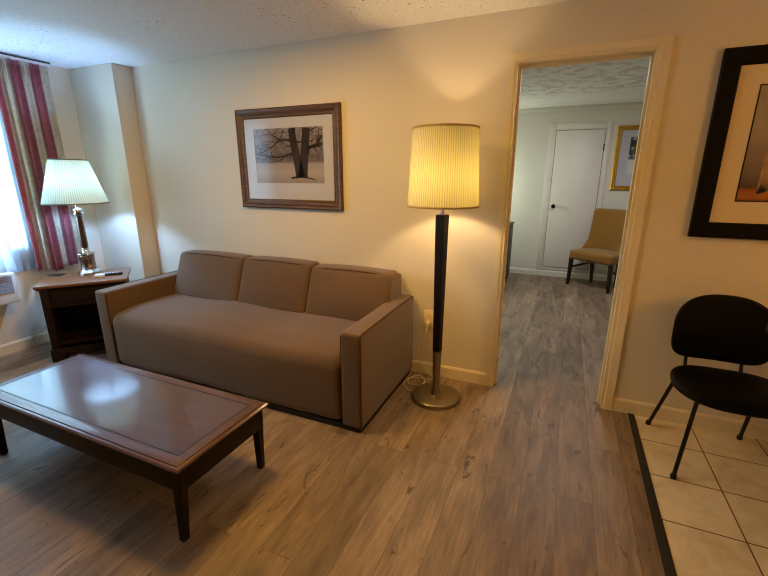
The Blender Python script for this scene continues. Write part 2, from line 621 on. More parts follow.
# ------------------------------------------------------------------ room shell
bm = B()
box(bm, (XW - .1, YS - .1, -.05), (.485, 0, 0))
box(bm, (.485, YS - .1, -.05), (XE + .1, -3.4, 0))
box(bm, (FX0, 0, -.05), (FX1, YF, 0))
struct(obj('floor', bm, 'plank', sm=0))
bm = B()
box(bm, (.485, -3.4, -.05), (XE + .1, 0, 0))
struct(obj('floor_tile', bm, 'tile', sm=0))
bm = B()
v = [(.470, -3.4), (.513, -3.4), (.523, -.012), (.4875, -.012)]
lo = [bm.verts.new((x, y, -.01)) for x, y in v]
hi = [bm.verts.new((x, y, .005)) for x, y in v]
bm.faces.new(hi)
for k in range(4):
    bm.faces.new((lo[k], lo[(k + 1) % 4], hi[(k + 1) % 4], hi[k]))
struct(obj('trim_1', bm, 'strip', sm=0))
bm = B()
box(bm, (XW - .1, YS - .1, ZC), (XE + .1, YF + .1, ZC + .08))
struct(obj('ceiling', bm, 'ceiling', sm=0))

bm = B()
box(bm, (XW - .1, 0, 0), (IL - .015, WT, ZC))
box(bm, (IR + .015, 0, 0), (XE + .1, WT, ZC))
box(bm, (IL - .015, 0, IT + .015), (IR + .015, WT, ZC))
bmesh.ops.remove_doubles(bm, verts=bm.verts, dist=1e-5)
struct(obj('wall_back', bm, 'wall', sm=0))
bm = B()
box(bm, (XW, -CH_P, 0), (CH_X, 0, ZC), .004)
struct(obj('wall_boxed_corner', bm, 'wall'))
# window wall with its opening
WY0, WY1, WZ0, WZ1 = -2.35, -.72, .80, 2.12
bm = B()
box(bm, (XW - .1, YS - .1, 0), (XW, WY0, ZC))
box(bm, (XW - .1, WY1, 0), (XW, 0, ZC))
box(bm, (XW - .1, WY0, 0), (XW, WY1, WZ0))
box(bm, (XW - .1, WY0, WZ1), (XW, WY1, ZC))
struct(obj('wall_left', bm, 'wall', sm=0))
bm = B()
box(bm, (XE, YS - .1, 0), (XE + .1, 0, ZC))
struct(obj('wall_right', bm, 'wall', sm=0))
bm = B()
box(bm, (XW, YS - .1, 0), (XE, YS, ZC))
struct(obj('wall_front', bm, 'wall', sm=0))
bm = B()
box(bm, (FX0 - .1, YF, 0), (FX1 + .1, YF + .1, ZC))
struct(obj('wall_far', bm, 'wall_far', sm=0))
bm = B()
box(bm, (FX0 - .1, WT, 0), (FX0, YF, ZC))
struct(obj('wall_far_left', bm, 'wall_far', sm=0))
bm = B()
box(bm, (FX1, WT, 0), (FX1 + .1, YF, ZC))
struct(obj('wall_far_right', bm, 'wall_far', sm=0))


def baseboard(name, a, b, side, mat='trimw', h=ZB, d=.012):
    """a..b along the wall foot; side: unit vector into the room"""
    bm = B()
    a, b, s = Vector((*a, 0)), Vector((*b, 0)), Vector((*side, 0))
    prof = [(0, 0), (d, 0), (d, h - .014), (d * .75, h - .010), (d * .75, h - .006), (d * .35, h), (0, h)]
    loops = [[bm.verts.new(p + s * x + Vector((0, 0, z))) for x, z in prof] for p in (a, b)]
    n = len(prof)
    for k in range(n):
        bm.faces.new((loops[0][k], loops[0][(k + 1) % n], loops[1][(k + 1) % n], loops[1][k]))
    bm.faces.new(loops[0])
    bm.faces.new(loops[1][::-1])
    return struct(obj(name, bm, mat, sm=20))


baseboard('baseboard_back', (CH_X, 0), (XL + .002, 0), (0, -1))
baseboard('baseboard_back_right', (XR - .002, 0), (XE, 0), (0, -1))
baseboard('baseboard_left', (XW, YS), (XW, -CH_P), (1, 0))
baseboard('baseboard_corner', (XW, -CH_P), (CH_X, -CH_P), (0, -1))
baseboard('baseboard_far', (FX0, YF), (FX1, YF), (0, -1), 'trim_far', .082)

# small crown line along the far ceiling
bm = B()
box(bm, (FX0, YF - .018, ZC - .055), (FX1, YF, ZC), .005)
struct(obj('trim_2', bm, 'trim_far'))

# doorway casing and jamb
d1 = thing('door_1', 'cream painted doorway casing between the two rooms', 'doorway')
d1['kind'] = 'structure'


def u_casing(bm, front):
    """mitred three-sided casing: profile of (inset from outside edge, depth off the wall)"""
    prof = [(0, 0), (0, .017), (.034, .015), (.038, .010), (.0514, .011), (.0514, 0)]
    rows = []
    for i, dep in prof:
        y = -dep if front else WT + dep
        rows.append([bm.verts.new(q) for q in ((XL + i, y, 0), (XL + i, y, ZT - i), (XR - i * .0630 / .0514, y, ZT - i), (XR - i * .0630 / .0514, y, 0))])
    for A, C in zip(rows, rows[1:]):
        for k in range(3):
            bm.faces.new((A[k], A[k + 1], C[k + 1], C[k]))
    bm.faces.new([r[0] for r in rows])
    bm.faces.new([r[3] for r in rows][::-1])
    return bm


obj('casing', u_casing(B(), True), 'trimw', d1, sm=0)
obj('casing', u_casing(B(), False), 'trimw', d1, sm=0)
bm = B()
box(bm, (IL - .015, -.002, 0), (IL, WT + .002, IT + .015), .001)
box(bm, (IR, -.002, 0), (IR + .015, WT + .002, IT + .015), .001)
box(bm, (IL, -.002, IT), (IR, WT + .002, IT + .015), .001)
obj('jamb', bm, 'trimw', d1, sm=20)
bm = B()
box(bm, (IL, .045, 0), (IL + .012, .085, IT), .002)
box(bm, (IR - .012, .045, 0), (IR, .085, IT), .002)
box(bm, (IL + .012, .045, IT - .012), (IR - .012, .085, IT), .002)
obj('door_stop', bm, 'trimw', d1, sm=20)

# closet door in the far room, set above the baseboard
d2 = thing('door_2', 'plain pale closet door with a dark knob in the far room', 'door', (0, YF, 0))
d2['kind'] = 'structure'
bm = B()
box(bm, (-.216, -.020, .145), (.372, -.004, 2.005), .003)
obj('door_panel', bm, 'doorp', d2)
bm = B()
for (x0, x1, z0, z1) in ((-.314, -.222, .082, 2.099), (.378, .439, .082, 2.099), (-.222, .378, 2.011, 2.099), (-.222, .378, .095, .139)):
    box(bm, (x0, -.010, z0), (x1, 0, z1), .003)
obj('casing', bm, 'trim_far', d2)
bm = B()
box(bm, (-.222, -.004, .139), (.378, -.001, 2.011))
obj('shadow_gap', bm, plain('grey_gap', rgb(118, 110, 96), .8), d2)
bm = B()
t = bmesh.new()
lathe(t, [(0, .0), (.024, .0), (.024, .006), (.011, .010), (.011, .03), (.024, .036), (.029, .048), (.024, .06), (0, .064)], 20)
bmesh.ops.transform(t, matrix=Matrix.Translation((-.160, -.020, 1.01)) @ Matrix.Rotation(PI / 2, 4, 'X'), verts=t.verts)
merge(bm, t)
obj('door_knob', bm, 'iron', d2)
for z in (1.78, .42):
    bm = B()
    tube(bm, [(.375, -.022, z - .04), (.375, -.022, z + .04)], .007, 8)
    obj('hinge', bm, 'iron', d2)

# window in the left wall, behind the sheers
w1 = thing('window_1', 'white framed window behind the sheer curtains', 'window', (XW, 0, 0))
w1['kind'] = 'structure'
bm = B()
fy0, fy1 = WY0, WY1
for (a, b) in (((-.1, fy0, WZ0), (.0, fy0 + .05, WZ1)), ((-.1, fy1 - .05, WZ0), (.0, fy1, WZ1)), ((-.1, fy0 + .05, WZ0), (.0, fy1 - .05, WZ0 + .05)),
               ((-.1, fy0 + .05, WZ1 - .05), (.0, fy1 - .05, WZ1)), ((-.075, (fy0 + fy1) / 2 - .025, WZ0 + .05), (-.03, (fy0 + fy1) / 2 + .025, WZ1 - .05)),
               ((-.07, fy0 + .05, 1.44), (-.035, fy1 - .05, 1.475))):
    box(bm, a, b, .003)
obj('window_frame', bm, 'winframe', w1)
bm = B()
bm.faces.new([bm.verts.new(q) for q in ((-.056, fy0 + .05, WZ0 + .05), (-.056, fy1 - .05, WZ0 + .05), (-.056, fy1 - .05, WZ1 - .05), (-.056, fy0 + .05, WZ1 - .05))])
obj('window_pane', bm, 'glass', w1, sm=0)

# ------------------------------------------------------------------ sofa
sf = thing('sofa', 'taupe three-seat sofa with square arms against the back wall', 'sofa')
SX0, SX1 = -3.118, -.922
AI0, AI1 = -2.992, -1.048      # arm inner faces
SF, SB = -.868, -.022


def arm_fn(side):
    def f(p):
        return (p.x, p.y, p.z)
    return f


def piping(pts, parent, r=.0035, closed=False):
    bm = B()
    tube(bm, pts, r, 6)
    return obj('piping', bm, 'welt', parent)


for x0, x1, s in ((SX0, AI0, -1), (AI1, SX1, 1)):
    bm = B()
    puff(bm, (x0, SF, .03), (x1, SB, .600), .016, (0, 0, .004, 0, 0, .004), 10)
    a = obj('armrest', bm, 'sofa', sf, sm=60)
    xo = x1 if s > 0 else x0
    xi = x0 if s > 0 else x1
    o = -.004 * s
    piping([(xo + o, SF + .006, .035), (xo + o, SF + .006, .30), (xo + o, SF + .006, .575), (xo + o, SF + .009, .589), (xo + o, SF + .02, .5965), (xo + o, SF + .05, .5985), (xo + o, -.4, .6015), (xo + o, SB - .03, .5985), (xo + o, SB - .012, .593), (xo + o, SB - .006, .578), (xo + o, SB - .005, .3), (xo + o, SB - .005, .04)], a, .003)
    piping(spline([(xi - o, SF + .004, .035), (xi - o, SF + .004, .30), (xi - o, SF + .004, .58)], 4), a, .003)

# bench seat with upholstered front rail
def seat_fn(p):
    # waterfall front edge: ends pulled back a little, crown along the length
    x, y, z = p
    u = (x - (AI0 + AI1) / 2) / ((AI1 - AI0) / 2)
    if z > .30:
        dz = -.034 * max(0, (-y - .66) / .2) ** 2
        z += dz
    z += .006 * math.sin(x * 7.3 + y * 3) * max(0, (z - .3) / .15)
    return (x, y + .004 * math.sin(x * 5.1), z)


bm = B()
puff(bm, (AI0 + .002, -.872, .030), (AI1 - .002, -.20, .455), .055, (0, 0, .012, 0, 0, .012), 26, seat_fn)
seat = obj('seat', bm, 'sofa', sf, sm=70)
# back frame
bm = B()
puff(bm, (AI0 + .002, -.17, .03), (AI1 + .036, SB, .755), .02, (0, 0, 0, 0, 0, .008), 10)
obj('back_frame', bm, 'sofa', sf, sm=60)


def back_fn(p):
    # leaning back: the foot sits further forward than the top
    x, y, z = p
    k = (z - .44) / .36
    return (x, y - .13 * (1 - k), z)


cuts = [AI0 + .012, -2.285, -1.655, AI1 + .034]
for i in range(3):
    bm = B()
    puff(bm, (cuts[i] + .002, -.205, .44), (cuts[i + 1] - .002, -.05, .790 if i < 2 else .780), .030, (.004, .004, .030, 0, 0, .016), 14, back_fn)
    c = obj('back_cushion', bm, 'sofa', sf, sm=70)
    x0, x1 = cuts[i] + .016, cuts[i + 1] - .016
    zt = .786 if i < 2 else .776
    xm = (x0 + x1) / 2
    if i == 2:
        piping(spline([(x0, -.198, zt - .006), (xm, -.214, zt + .006), (x1 - .03, -.200, zt - .006), (x1 + .004, -.206, zt - .03), (x1 + .008, -.25, .64), (x1 + .008, -.30, .50)], 8), c, .003)
    else:
        piping(spline([(x0, -.198, zt - .006), (xm, -.214, zt + .008), (x1, -.198, zt - .006)], 8), c, .003)
bm = B()
box(bm, (SX0 + .02, SF + .012, 0), (SX1 - .012, SB - .02, .034))
obj('plinth', bm, 'black', sf, sm=0)
# pinched seam on the seat top
bm = B()
tube(bm, spline([(-2.46, -.815, .430), (-2.44, -.74, .446), (-2.41, -.66, .459)], 6), .0022, 5)
obj('seam', bm, 'sofa', seat)

# ------------------------------------------------------------------ coffee table
TX0, TX1, TY0, TY1, TZ = -2.636, -1.212, -1.802, -1.280, .370
ct = thing('coffee_table', 'low dark mahogany coffee table with inlaid top in front of the sofa', 'coffee table', ((TX0 + TX1) / 2, (TY0 + TY1) / 2, 0))
hx, hy = (TX1 - TX0) / 2, (TY1 - TY0) / 2
bm = B()
t = bmesh.new()
# border with a moulded edge, open in the middle for the panel
bd = .062
prof = [(.012, TZ - .030), (.004, TZ - .024), (0, TZ - .017), (0, TZ - .012), (.006, TZ - .007), (.014, TZ - .005), (.016, TZ - .001), (.019, TZ), (bd, TZ), (bd, TZ - .02), (.03, TZ - .03)]
loops = [[t.verts.new((sx * (hx - i), sy * (hy - i), z)) for sx, sy in ((-1, -1), (1, -1), (1, 1), (-1, 1))] for i, z in prof]
for A, C in zip(loops, loops[1:] + loops[:1]):
    for k in range(4):
        t.faces.new((A[k], A[(k + 1) % 4], C[(k + 1) % 4], C[k]))
merge(bm, t)
obj('top_border', bm, 'table_edge', ct, sm=25)
bm = B()
box(bm, (-hx + bd, -hy + bd, TZ - .02), (hx - bd, hy - bd, TZ - .0002))
obj('top_panel', bm, 'table', ct, sm=0)
bm = B()
for i in (bd,):
    w = .003
    for (x0, x1, y0, y1) in ((-hx + i - w, hx - i + w, -hy + i - w, -hy + i + w), (-hx + i - w, hx - i + w, hy - i - w, hy - i + w), (-hx + i - w, -hx + i + w, -hy + i, hy - i), (hx - i - w, hx - i + w, -hy + i, hy - i)):
        box(bm, (x0, y0, TZ - .004), (x1, y1, TZ + .0006))
obj('inlay_line', bm, 'inlay', ct, sm=0)
bm = B()
ap = .022
box(bm, (-hx + ap, -hy + ap, TZ - .130), (hx - ap, -hy + ap + .02, TZ - .028), .002)
box(bm, (-hx + ap, hy - ap - .02, TZ - .130), (hx - ap, hy - ap, TZ - .028), .002)
box(bm, (-hx + ap, -hy + ap + .02, TZ - .130), (-hx + ap + .02, hy - ap - .02, TZ - .028), .002)
box(bm, (hx - ap - .02, -hy + ap + .02, TZ - .130), (hx - ap, hy - ap - .02, TZ - .028), .002)
obj('apron', bm, 'table_leg', ct)
for sx in (-1, 1):
    for sy in (-1, 1):
        bm = B()
        taper(bm, (sx * (hx - .042), sy * (hy - .042), TZ - .028), (sx * (hx - .055), sy * (hy - .030), 0), (.022, .022), (.0145, .0145))
        obj('leg', bm, 'table_leg', ct)

# ------------------------------------------------------------------ nightstand
NA = math.radians(51)
u = Vector((math.cos(NA), math.sin(NA), 0))
nn = Vector((-u.y, u.x, 0))
NW, ND, NZ = .60, .46, .62
fl = Vector((-3.553, -1.036, 0))
nc = fl + u * NW / 2 + nn * ND / 2
ns = thing('nightstand', 'dark cherry nightstand with an open cubby in the corner beside the sofa', 'nightstand', nc, NA)
hw, hd = NW / 2, ND / 2      # local +X along the front, local -Y is the front
bm = B()
box(bm, (-hw, -hd, NZ - .024), (hw, hd, NZ), .006, 3)
obj('top', bm, 'ns_top', ns)
bm = B()
box(bm, (-hw + .012, -hd + .012, NZ - .036), (hw - .012, hd - .008, NZ - .024), .003)
obj('top_moulding', bm, 'ns', ns)
bx, by = hw - .026, hd - .026
bm = B()
box(bm, (-bx, -by, .09), (-bx + .05, by, NZ - .036), .003)
obj('side_panel', bm, 'ns', ns)
bm = B()
box(bm, (bx - .05, -by, .09), (bx, by, NZ - .036), .003)
obj('side_panel', bm, 'ns', ns)
bm = B()
box(bm, (-bx + .05, by - .014, .09), (bx - .05, by, NZ - .036))
obj('back_panel', bm, 'ns', ns)
bm = B()
box(bm, (-bx + .05, -by + .004, .435), (bx - .05, by - .014, .455), .002)
obj('divider', bm, 'ns', ns)
bm = B()
box(bm, (-bx + .052, -by + .002, .458), (bx - .052, -by + .30, NZ - .040), .004)
dr = obj('drawer', bm, 'ns', ns)
bm = B()
box(bm, (-bx + .075, -by - .003, .478), (bx - .075, -by + .004, NZ - .062), .003)
obj('drawer_face', bm, 'ns', dr)
bm = B()
box(bm, (-bx + .05, -by + .004, .13), (bx - .05, by - .014, .155), .002)
obj('bottom_shelf', bm, 'ns', ns)
bm = B()
box(bm, (-bx - .012, -by - .012, .085), (bx + .012, by + .01, .100), .004)
box(bm, (-bx - .012, -by - .012, 0), (-bx + .08, by + .01, .087), .004)
box(bm, (bx - .08, -by - .012, 0), (bx + .012, by + .01, .087), .004)
box(bm, (-bx + .08, -by - .010, .045), (bx - .08, -by + .012, .087), .003)
obj('plinth', bm, 'ns', ns)


def on_ns(a, b):
    """point on the nightstand top: a along the front, b towards the back"""
    return nc + u * a + nn * b


# ------------------------------------------------------------------ table lamp
LP = Vector((-3.612, -.585, NZ))
tl = thing('table_lamp', 'lit table lamp with ribbed metal column and white pleated cone shade', 'table lamp', LP)
bm = B()
lathe(bm, [(0, 0), (.078, 0), (.080, .004), (.080, .022), (.074, .028), (.066, .033), (.060, .042), (.056, .046), (0, .046)], 48)
obj('base', bm, 'chrome', tl)
bm = B()
pr = []
seg = 48
t = bmesh.new()
lathe(t, [(.052, .044), (.056, .056), (.053, .066), (.053, .150), (.056, .158), (.052, .166)], 96)
for vt in t.verts:
    a = math.atan2(vt.co.y, vt.co.x)
    if .06 < vt.co.z < .155:
        k = 1 - .05 * abs(math.sin(a * 6))
        vt.co.x *= k
        vt.co.y *= k
merge(bm, t)
obj('ribbed_drum', bm, 'pewter', tl)
bm = B()
lathe(bm, [(.040, .164), (.062, .168), (.064, .174), (.062, .180), (.040, .184), (.030, .192), (.026, .204), (.030, .212), (.024, .220), (.022, .226)], 48)
obj('collar', bm, 'chrome', tl)
bm = B()
t = bmesh.new()
lathe(t, [(.024, .222), (.027, .24), (.024, .47), (.027, .485), (.020, .495)], 64)
for vt in t.verts:
    a = math.atan2(vt.co.y, vt.co.x)
    if .25 < vt.co.z < .46:
        k = 1 - .06 * abs(math.sin(a * 5))
        vt.co.x *= k
        vt.co.y *= k
merge(bm, t)
obj('column', bm, 'pewter', tl)
bm = B()
lathe(bm, [(.018, .490), (.032, .496), (.034, .506), (.026, .512), (.026, .518), (.034, .524), (.034, .532), (.020, .54), (.013, .548), (.013, .64), (.0, .64)], 40)
obj('socket', bm, 'chrome', tl)
SZ0, SZ1, SR0, SR1 = .585, .915, .222, .128
bm = B()
N = 180
inner = lathe(bm, [(SR0, SZ0), (SR0 + (SR1 - SR0) * .5, (SZ0 + SZ1) / 2), (SR1, SZ1)], N)
for i, vt in enumerate(bm.verts):
    k = 1 + (.006 if i % 2 else -.006)
    vt.co.x *= k
    vt.co.y *= k
sh = obj('lamp_shade', bm, 'shade_cool', tl, sm=80)
for r, z in ((SR0, SZ0), (SR1, SZ1)):
    bm = B()
    lathe(bm, [(r - .004, z - .004), (r + .004, z - .004), (r + .003, z + .005), (r - .004, z + .005), (r - .004, z - .004)], 60)
    obj('shade_trim', bm, 'shade_trim2', sh)
bm = B()
for k in range(3):
    a = k * 2 * PI / 3
    tube(bm, [(.010, 0, .63), (SR1 * math.cos(a), SR1 * math.sin(a), SZ1)], .0016, 5)
obj('harp', bm, 'chrome', tl)
# flex coming out from behind the nightstand at the skirting
bm = B()
tube(bm, spline([(-4.045, -.62, .40), (-4.050, -.76, .16), (-4.050, -.86, .100), (-4.055, -.885, .06), (-4.035, -.86, .008)], 8), .002, 6)
tag(obj('power_cord', bm, 'grille'), 'thin grey cord on the left skirting beside the nightstand', 'cord')

# small things on the nightstand
o = on_ns(.185, -.035)
rc = thing('remote_control', 'dark remote control lying on the nightstand to the right of the lamp', 'remote control', o + Vector((0, 0, NZ)), math.radians(48))
bm = B()
box(bm, (-.075, -.022, .0), (.075, .022, .020), .006, 3)
obj('body', bm, 'darkplastic', rc)
bm = B()
for i in range(6):
    for j in range(3):
        box(bm, (-.055 + i * .018, -.014 + j * .011, .0195), (-.045 + i * .018, -.007 + j * .011, .0222), .001, 1)
obj('buttons', bm, 'white', rc)
o = on_ns(.105, -.095)
bm = B()
puff(bm, (-.035, -.024, 0), (.035, .024, .028), .012, (0, 0, 0, 0, 0, .003), 4)
g = obj('white_gadget', bm, 'white', loc=o + Vector((0, 0, NZ)))
g.rotation_euler = (0, 0, math.radians(40))
tag(g, 'small rounded white plastic item on the nightstand beside the dark remote', 'small item')
o = on_ns(-.225, .155)
bm = B()
box(bm, (-.05, -.035, 0), (.05, .035, .008), .003)
g = obj('black_coaster', bm, 'darkplastic', loc=o + Vector((0, 0, NZ)))
g.rotation_euler = (0, 0, math.radians(20))
tag(g, 'thin flat black pad at the back left corner of the nightstand top', 'pad')

# ------------------------------------------------------------------ floor lamp
FP = Vector((-.655, -.312, 0))
fp = thing('floor_lamp', 'lit floor lamp with dark tapered post and yellow pleated drum shade', 'floor lamp', FP)
bm = B()
lathe(bm, [(0, 0), (.150, 0), (.155, .004), (.156, .026), (.152, .031), (.146, .033), (.05, .035), (0, .036)], 72)
obj('base', bm, 'brushed', fp)
bm = B()
lathe(bm, [(.034, .034), (.031, .040), (.023, .075), (.0215, .10), (.0285, .334), (.0285, .337), (0, .337)], 40)
obj('lower_stem', bm, 'brushed', fp)
bm = B()
t = bmesh.new()
vs = []
taper(t, (0, 0, .337), (0, 0, 1.200), (.0225, .0225), (.0300, .0300))
bmesh.ops.rotate(t, matrix=Matrix.Rotation(math.radians(-14), 3, 'Z'), verts=t.verts)
merge(bm, t)
obj('post', bm, 'espresso', fp)
bm = B()
lathe(bm, [(.012, 1.199), (.012, 1.30), (.018, 1.305), (.018, 1.35), (0, 1.35)], 24)
obj('socket', bm, 'chrome', fp)
bm = B()
FZ0, FZ1, FR0, FR1 = 1.250, 1.672, .204, .181
N = 192
lathe(bm, [(FR0, FZ0), ((FR0 + FR1) / 2, (FZ0 + FZ1) / 2), (FR1, FZ1)], N)
for i, vt in enumerate(bm.verts):
    k = 1 + (.005 if i % 2 else -.005)
    vt.co.x *= k
    vt.co.y *= k
sh = obj('lamp_shade', bm, 'shade_warm', fp, sm=80)
for r, z in ((FR0, FZ0), (FR1, FZ1)):
    bm = B()
    lathe(bm, [(r - .004, z - .005), (r + .004, z - .005), (r + .0035, z + .005), (r - .004, z + .005), (r - .004, z - .005)], 72)
    obj('shade_trim', bm, 'shade_trim', sh)
bm = B()
for k in range(3):
    a = k * 2 * PI / 3 + .4
    tube(bm, [(.012, 0, 1.345), (.10 * math.cos(a), .10 * math.sin(a), FZ1 - .06), (FR1 * math.cos(a), FR1 * math.sin(a), FZ1)], .0018, 5)
obj('spider', bm, 'chrome', fp)
bm = B()
cp = [(-.812, -.034, .385), (-.816, -.055, .33), (-.845, -.045, .22), (-.862, -.03, .12), (-.80, -.04, .03), (-.74, -.06, .006), (-.78, -.10, .006), (-.86, -.10, .006), (-.905, -.15, .006), (-.87, -.22, .006),
      (-.80, -.20, .006), (-.79, -.13, .008), (-.85, -.07, .010), (-.90, -.12, .006), (-.915, -.22, .006), (-.86, -.29, .006), (-.815, -.30, .006)]
tube(bm, [Vector(p) - FP for p in spline(cp, 8)], .0038, 6)
cd = obj('power_cord', bm, 'cord', fp)
bm = B()
box(bm, (-.826 - FP.x, -.034 - FP.y, .375), (-.796 - FP.x, -.008 - FP.y, .412), .005)
obj('plug', bm, 'cord', cd)

# wall socket behind the lamp
ol = thing('wall_outlet', 'ivory wall outlet low on the wall behind the floor lamp', 'outlet', (-.811, 0, .435))
bm = B()
box(bm, (-.036, -.007, -.060), (.036, 0, .060), .003)
cv = obj('cover_plate', bm, 'ivory', ol)
for z in (.024, -.030):
    bm = B()
    box(bm, (-.017, -.0095, z - .015), (.017, -.006, z + .015), .004)
    f = obj('receptacle', bm, 'ivory', ol)
    bm = B()
    for x in (-.006, .006):
        box(bm, (x - .0012, -.0099, z - .002), (x + .0012, -.0090, z + .009))
    obj('slots', bm, 'slot', f, sm=0)


# ------------------------------------------------------------------ pictures
def picture(name, label, x0, x1, z0, z1, yw, prof, fmat, mmat, art, pmat):
    p = thing(name, label, 'picture', ((x0 + x1) / 2, yw, (z0 + z1) / 2))
    cx, cz = (x0 + x1) / 2, (z0 + z1) / 2
    bm = B()
    ring_frame(bm, x0 - cx, x1 - cx, z0 - cz, z1 - cz, prof)
    obj('frame', bm, fmat, p, sm=20)
    i = prof[-1][0] - .004
    bm = B()
    box(bm, (x0 - cx + i, -.008, z0 - cz + i), (x1 - cx - i, -.003, z1 - cz - i))
    mt = obj('mount', bm, mmat, p, sm=0)
    a0, a1, b0, b1 = art
    bm = B()
    box(bm, (a0 - cx, -.0085, b0 - cz), (a1 - cx, -.0079, b1 - cz))
    pt = obj('print', bm, pmat, p, sm=0)
    bm = B()
    e = .006
    for (xa, xb, za, zb) in ((a0 - e, a1 + e, b0 - e, b0), (a0 - e, a1 + e, b1, b1 + e), (a0 - e, a0, b0, b1), (a1, a1 + e, b0, b1)):
        box(bm, (xa - cx, -.0095, za - cz), (xb - cx, -.0079, zb - cz))
    bv = obj('mount_bevel', bm, 'mat' if mmat == 'mat' else 'frame_black', p, sm=0)
    bm = B()
    bm.faces.new([bm.verts.new(q) for q in ((x0 - cx + i, -.012, z0 - cz + i), (x1 - cx - i, -.012, z0 - cz + i), (x1 - cx - i, -.012, z1 - cz - i), (x0 - cx + i, -.012, z1 - cz - i))])
    obj('glass', bm, 'glass', p, sm=0)
    return p, pt, (cx, cz)


p, pt, (cx, cz) = picture('framed_tree_picture', 'brown framed black and white print of a bare twin-trunk tree above the sofa', -2.410, -1.485, 1.172, 1.902, 0,
                          [(0, .0), (0, .022), (.010, .030), (.024, .026), (.034, .030), (.052, .018), (.062, .020), (.070, .010), (.070, .002)], 'frame_wood', 'mat',
                          (-2.254, -1.635, 1.364, 1.759), 'print_tree')
AX, AZ, AW, AH = -2.254 - cx, 1.364 - cz, .619, .395


def ink(pts, w, bm):
    """brush stroke lying on the print: pts in 0..1 print coordinates (x right, y up), w widths in metres"""
    P = spline([(AX + x * AW, 0, AZ + y * AH) for x, y in pts], 6)
    P = [Vector((min(AX + .993 * AW, max(AX + .007 * AW, q.x)), q.y, min(AZ + .99 * AH, max(AZ + .01 * AH, q.z)))) for q in P]
    n = len(P)
    L, R = [], []
    for i, q in enumerate(P):
        d = (P[min(i + 1, n - 1)] - P[max(i - 1, 0)]).normalized()
        s = Vector((-d.z, 0, d.x))
        k = w[0] + (w[1] - w[0]) * i / (n - 1)
        y = -.0090
        L.append(bm.verts.new(q + s * k / 2 + Vector((0, y, 0))))
        R.append(bm.verts.new(q - s * k / 2 + Vector((0, y, 0))))
    for i in range(n - 1):
        bm.faces.new((L[i], L[i + 1], R[i + 1], R[i]))


bm = B()
random.seed(11)
for k in range(46):
    x, y = random.uniform(.02, .52), random.uniform(.42, .97)
    a = random.uniform(-.6, .6) + (PI if random.random() < .5 else 0)
    l = random.uniform(.05, .13)
    ink([(x, y), (x + l * .5 * math.cos(a), y + l * .5 * math.sin(a) + .012), (min(.99, max(.01, x + l * math.cos(a))), min(.985, y + l * math.sin(a) + .03))], (.004, .002), bm)
for k in range(26):
    x, y = random.uniform(.80, .96), random.uniform(.60, .95)
    a = random.uniform(-1.5, 1.5)
    l = random.uniform(.03, .07)
    ink([(x, y), (x + l * .4 * math.cos(a), y + l * .5 * math.sin(a)), (min(.99, x + l * math.cos(a)), min(.985, y + l * math.sin(a) + .02))], (.008, .003), bm)
ink([(.665, .10), (.645, .30), (.60, .62), (.565, .99)], (.080, .058), bm)
ink([(.70, .10), (.715, .30), (.745, .62), (.775, .985)], (.080, .064), bm)
ink([(.53, .095), (.66, .115), (.80, .09), (.89, .055)], (.016, .006), bm)
for pts, w in (([(.57, .54), (.45, .50), (.3, .48), (.14, .52), (.02, .535)], (.022, .006)), ([(.56, .77), (.44, .79), (.36, .76), (.28, .68), (.16, .60), (.04, .55)], (.020, .005)),
               ([(.40, .78), (.33, .84), (.26, .90), (.22, .985)], (.012, .005)), ([(.37, .77), (.42, .87), (.45, .98)], (.009, .004)), ([(.57, .98), (.60, .93), (.62, .985)], (.012, .010)),
               ([(.60, .78), (.64, .745), (.70, .75), (.73, .80)], (.016, .010)), ([(.76, .62), (.85, .66), (.93, .68), (.99, .70)], (.026, .016)), ([(.90, .67), (.94, .76), (.985, .84)], (.024, .018)),
               ([(.80, .63), (.80, .56), (.76, .52)], (.014, .006)), ([(.86, .66), (.89, .60), (.90, .56)], (.010, .004)), ([(.80, .90), (.85, .95), (.92, .985)], (.012, .006)),
               ([(.45, .50), (.40, .43), (.30, .40), (.18, .38)], (.008, .003)), ([(.56, .70), (.50, .66), (.46, .70)], (.010, .004)), ([(.30, .48), (.25, .54), (.27, .60)], (.009, .004)),
               ([(.20, .51), (.14, .42), (.10, .40)], (.006, .003)), ([(.36, .76), (.30, .75), (.22, .78), (.12, .76)], (.006, .003)), ([(.55, .50), (.53, .45), (.54, .41)], (.010, .005)),
               ([(.26, .62), (.20, .70), (.12, .72)], (.005, .002)), ([(.18, .60), (.10, .64), (.03, .66)], (.005, .002)), ([(.46, .95), (.40, .92), (.34, .95)], (.005, .002))):
    ink(pts, w, bm)
obj('tree_silhouette', bm, 'trunk', pt, sm=0)

p, pt, (cx, cz) = picture('framed_black_picture', 'wide black framed picture with cream mount above the black chair', .6165, 1.66, 1.109, 2.004, 0,
                          [(0, 0), (0, .026), (.004, .030), (.070, .024), (.078, .016), (.078, .002)], 'frame_black', 'mat_cream', (.789, 1.49, 1.300, 1.833), 'print_brown')
# pale drapery in the lower part of the print
bm = B()
for k in range(7):
    a = math.radians(20 + k * 11)
    q0 = Vector((.865 - cx, -.0090, 1.335 - cz))
    d = Vector((math.cos(a), 0, math.sin(a)))
    s = Vector((-d.z, 0, d.x)) * .011
    ln = .28 - .01 * k
    vs = [bm.verts.new(q0 + d * .0 - s * .4), bm.verts.new(q0 + d * ln - s * 1.6), bm.verts.new(q0 + d * ln + s * 1.6), bm.verts.new(q0 + s * .4)]
    bm.faces.new(vs)
obj('drapery', bm, plain('print_drapery', rgb(168, 132, 100), .8, var=.25, nscale=30), pt, sm=0)

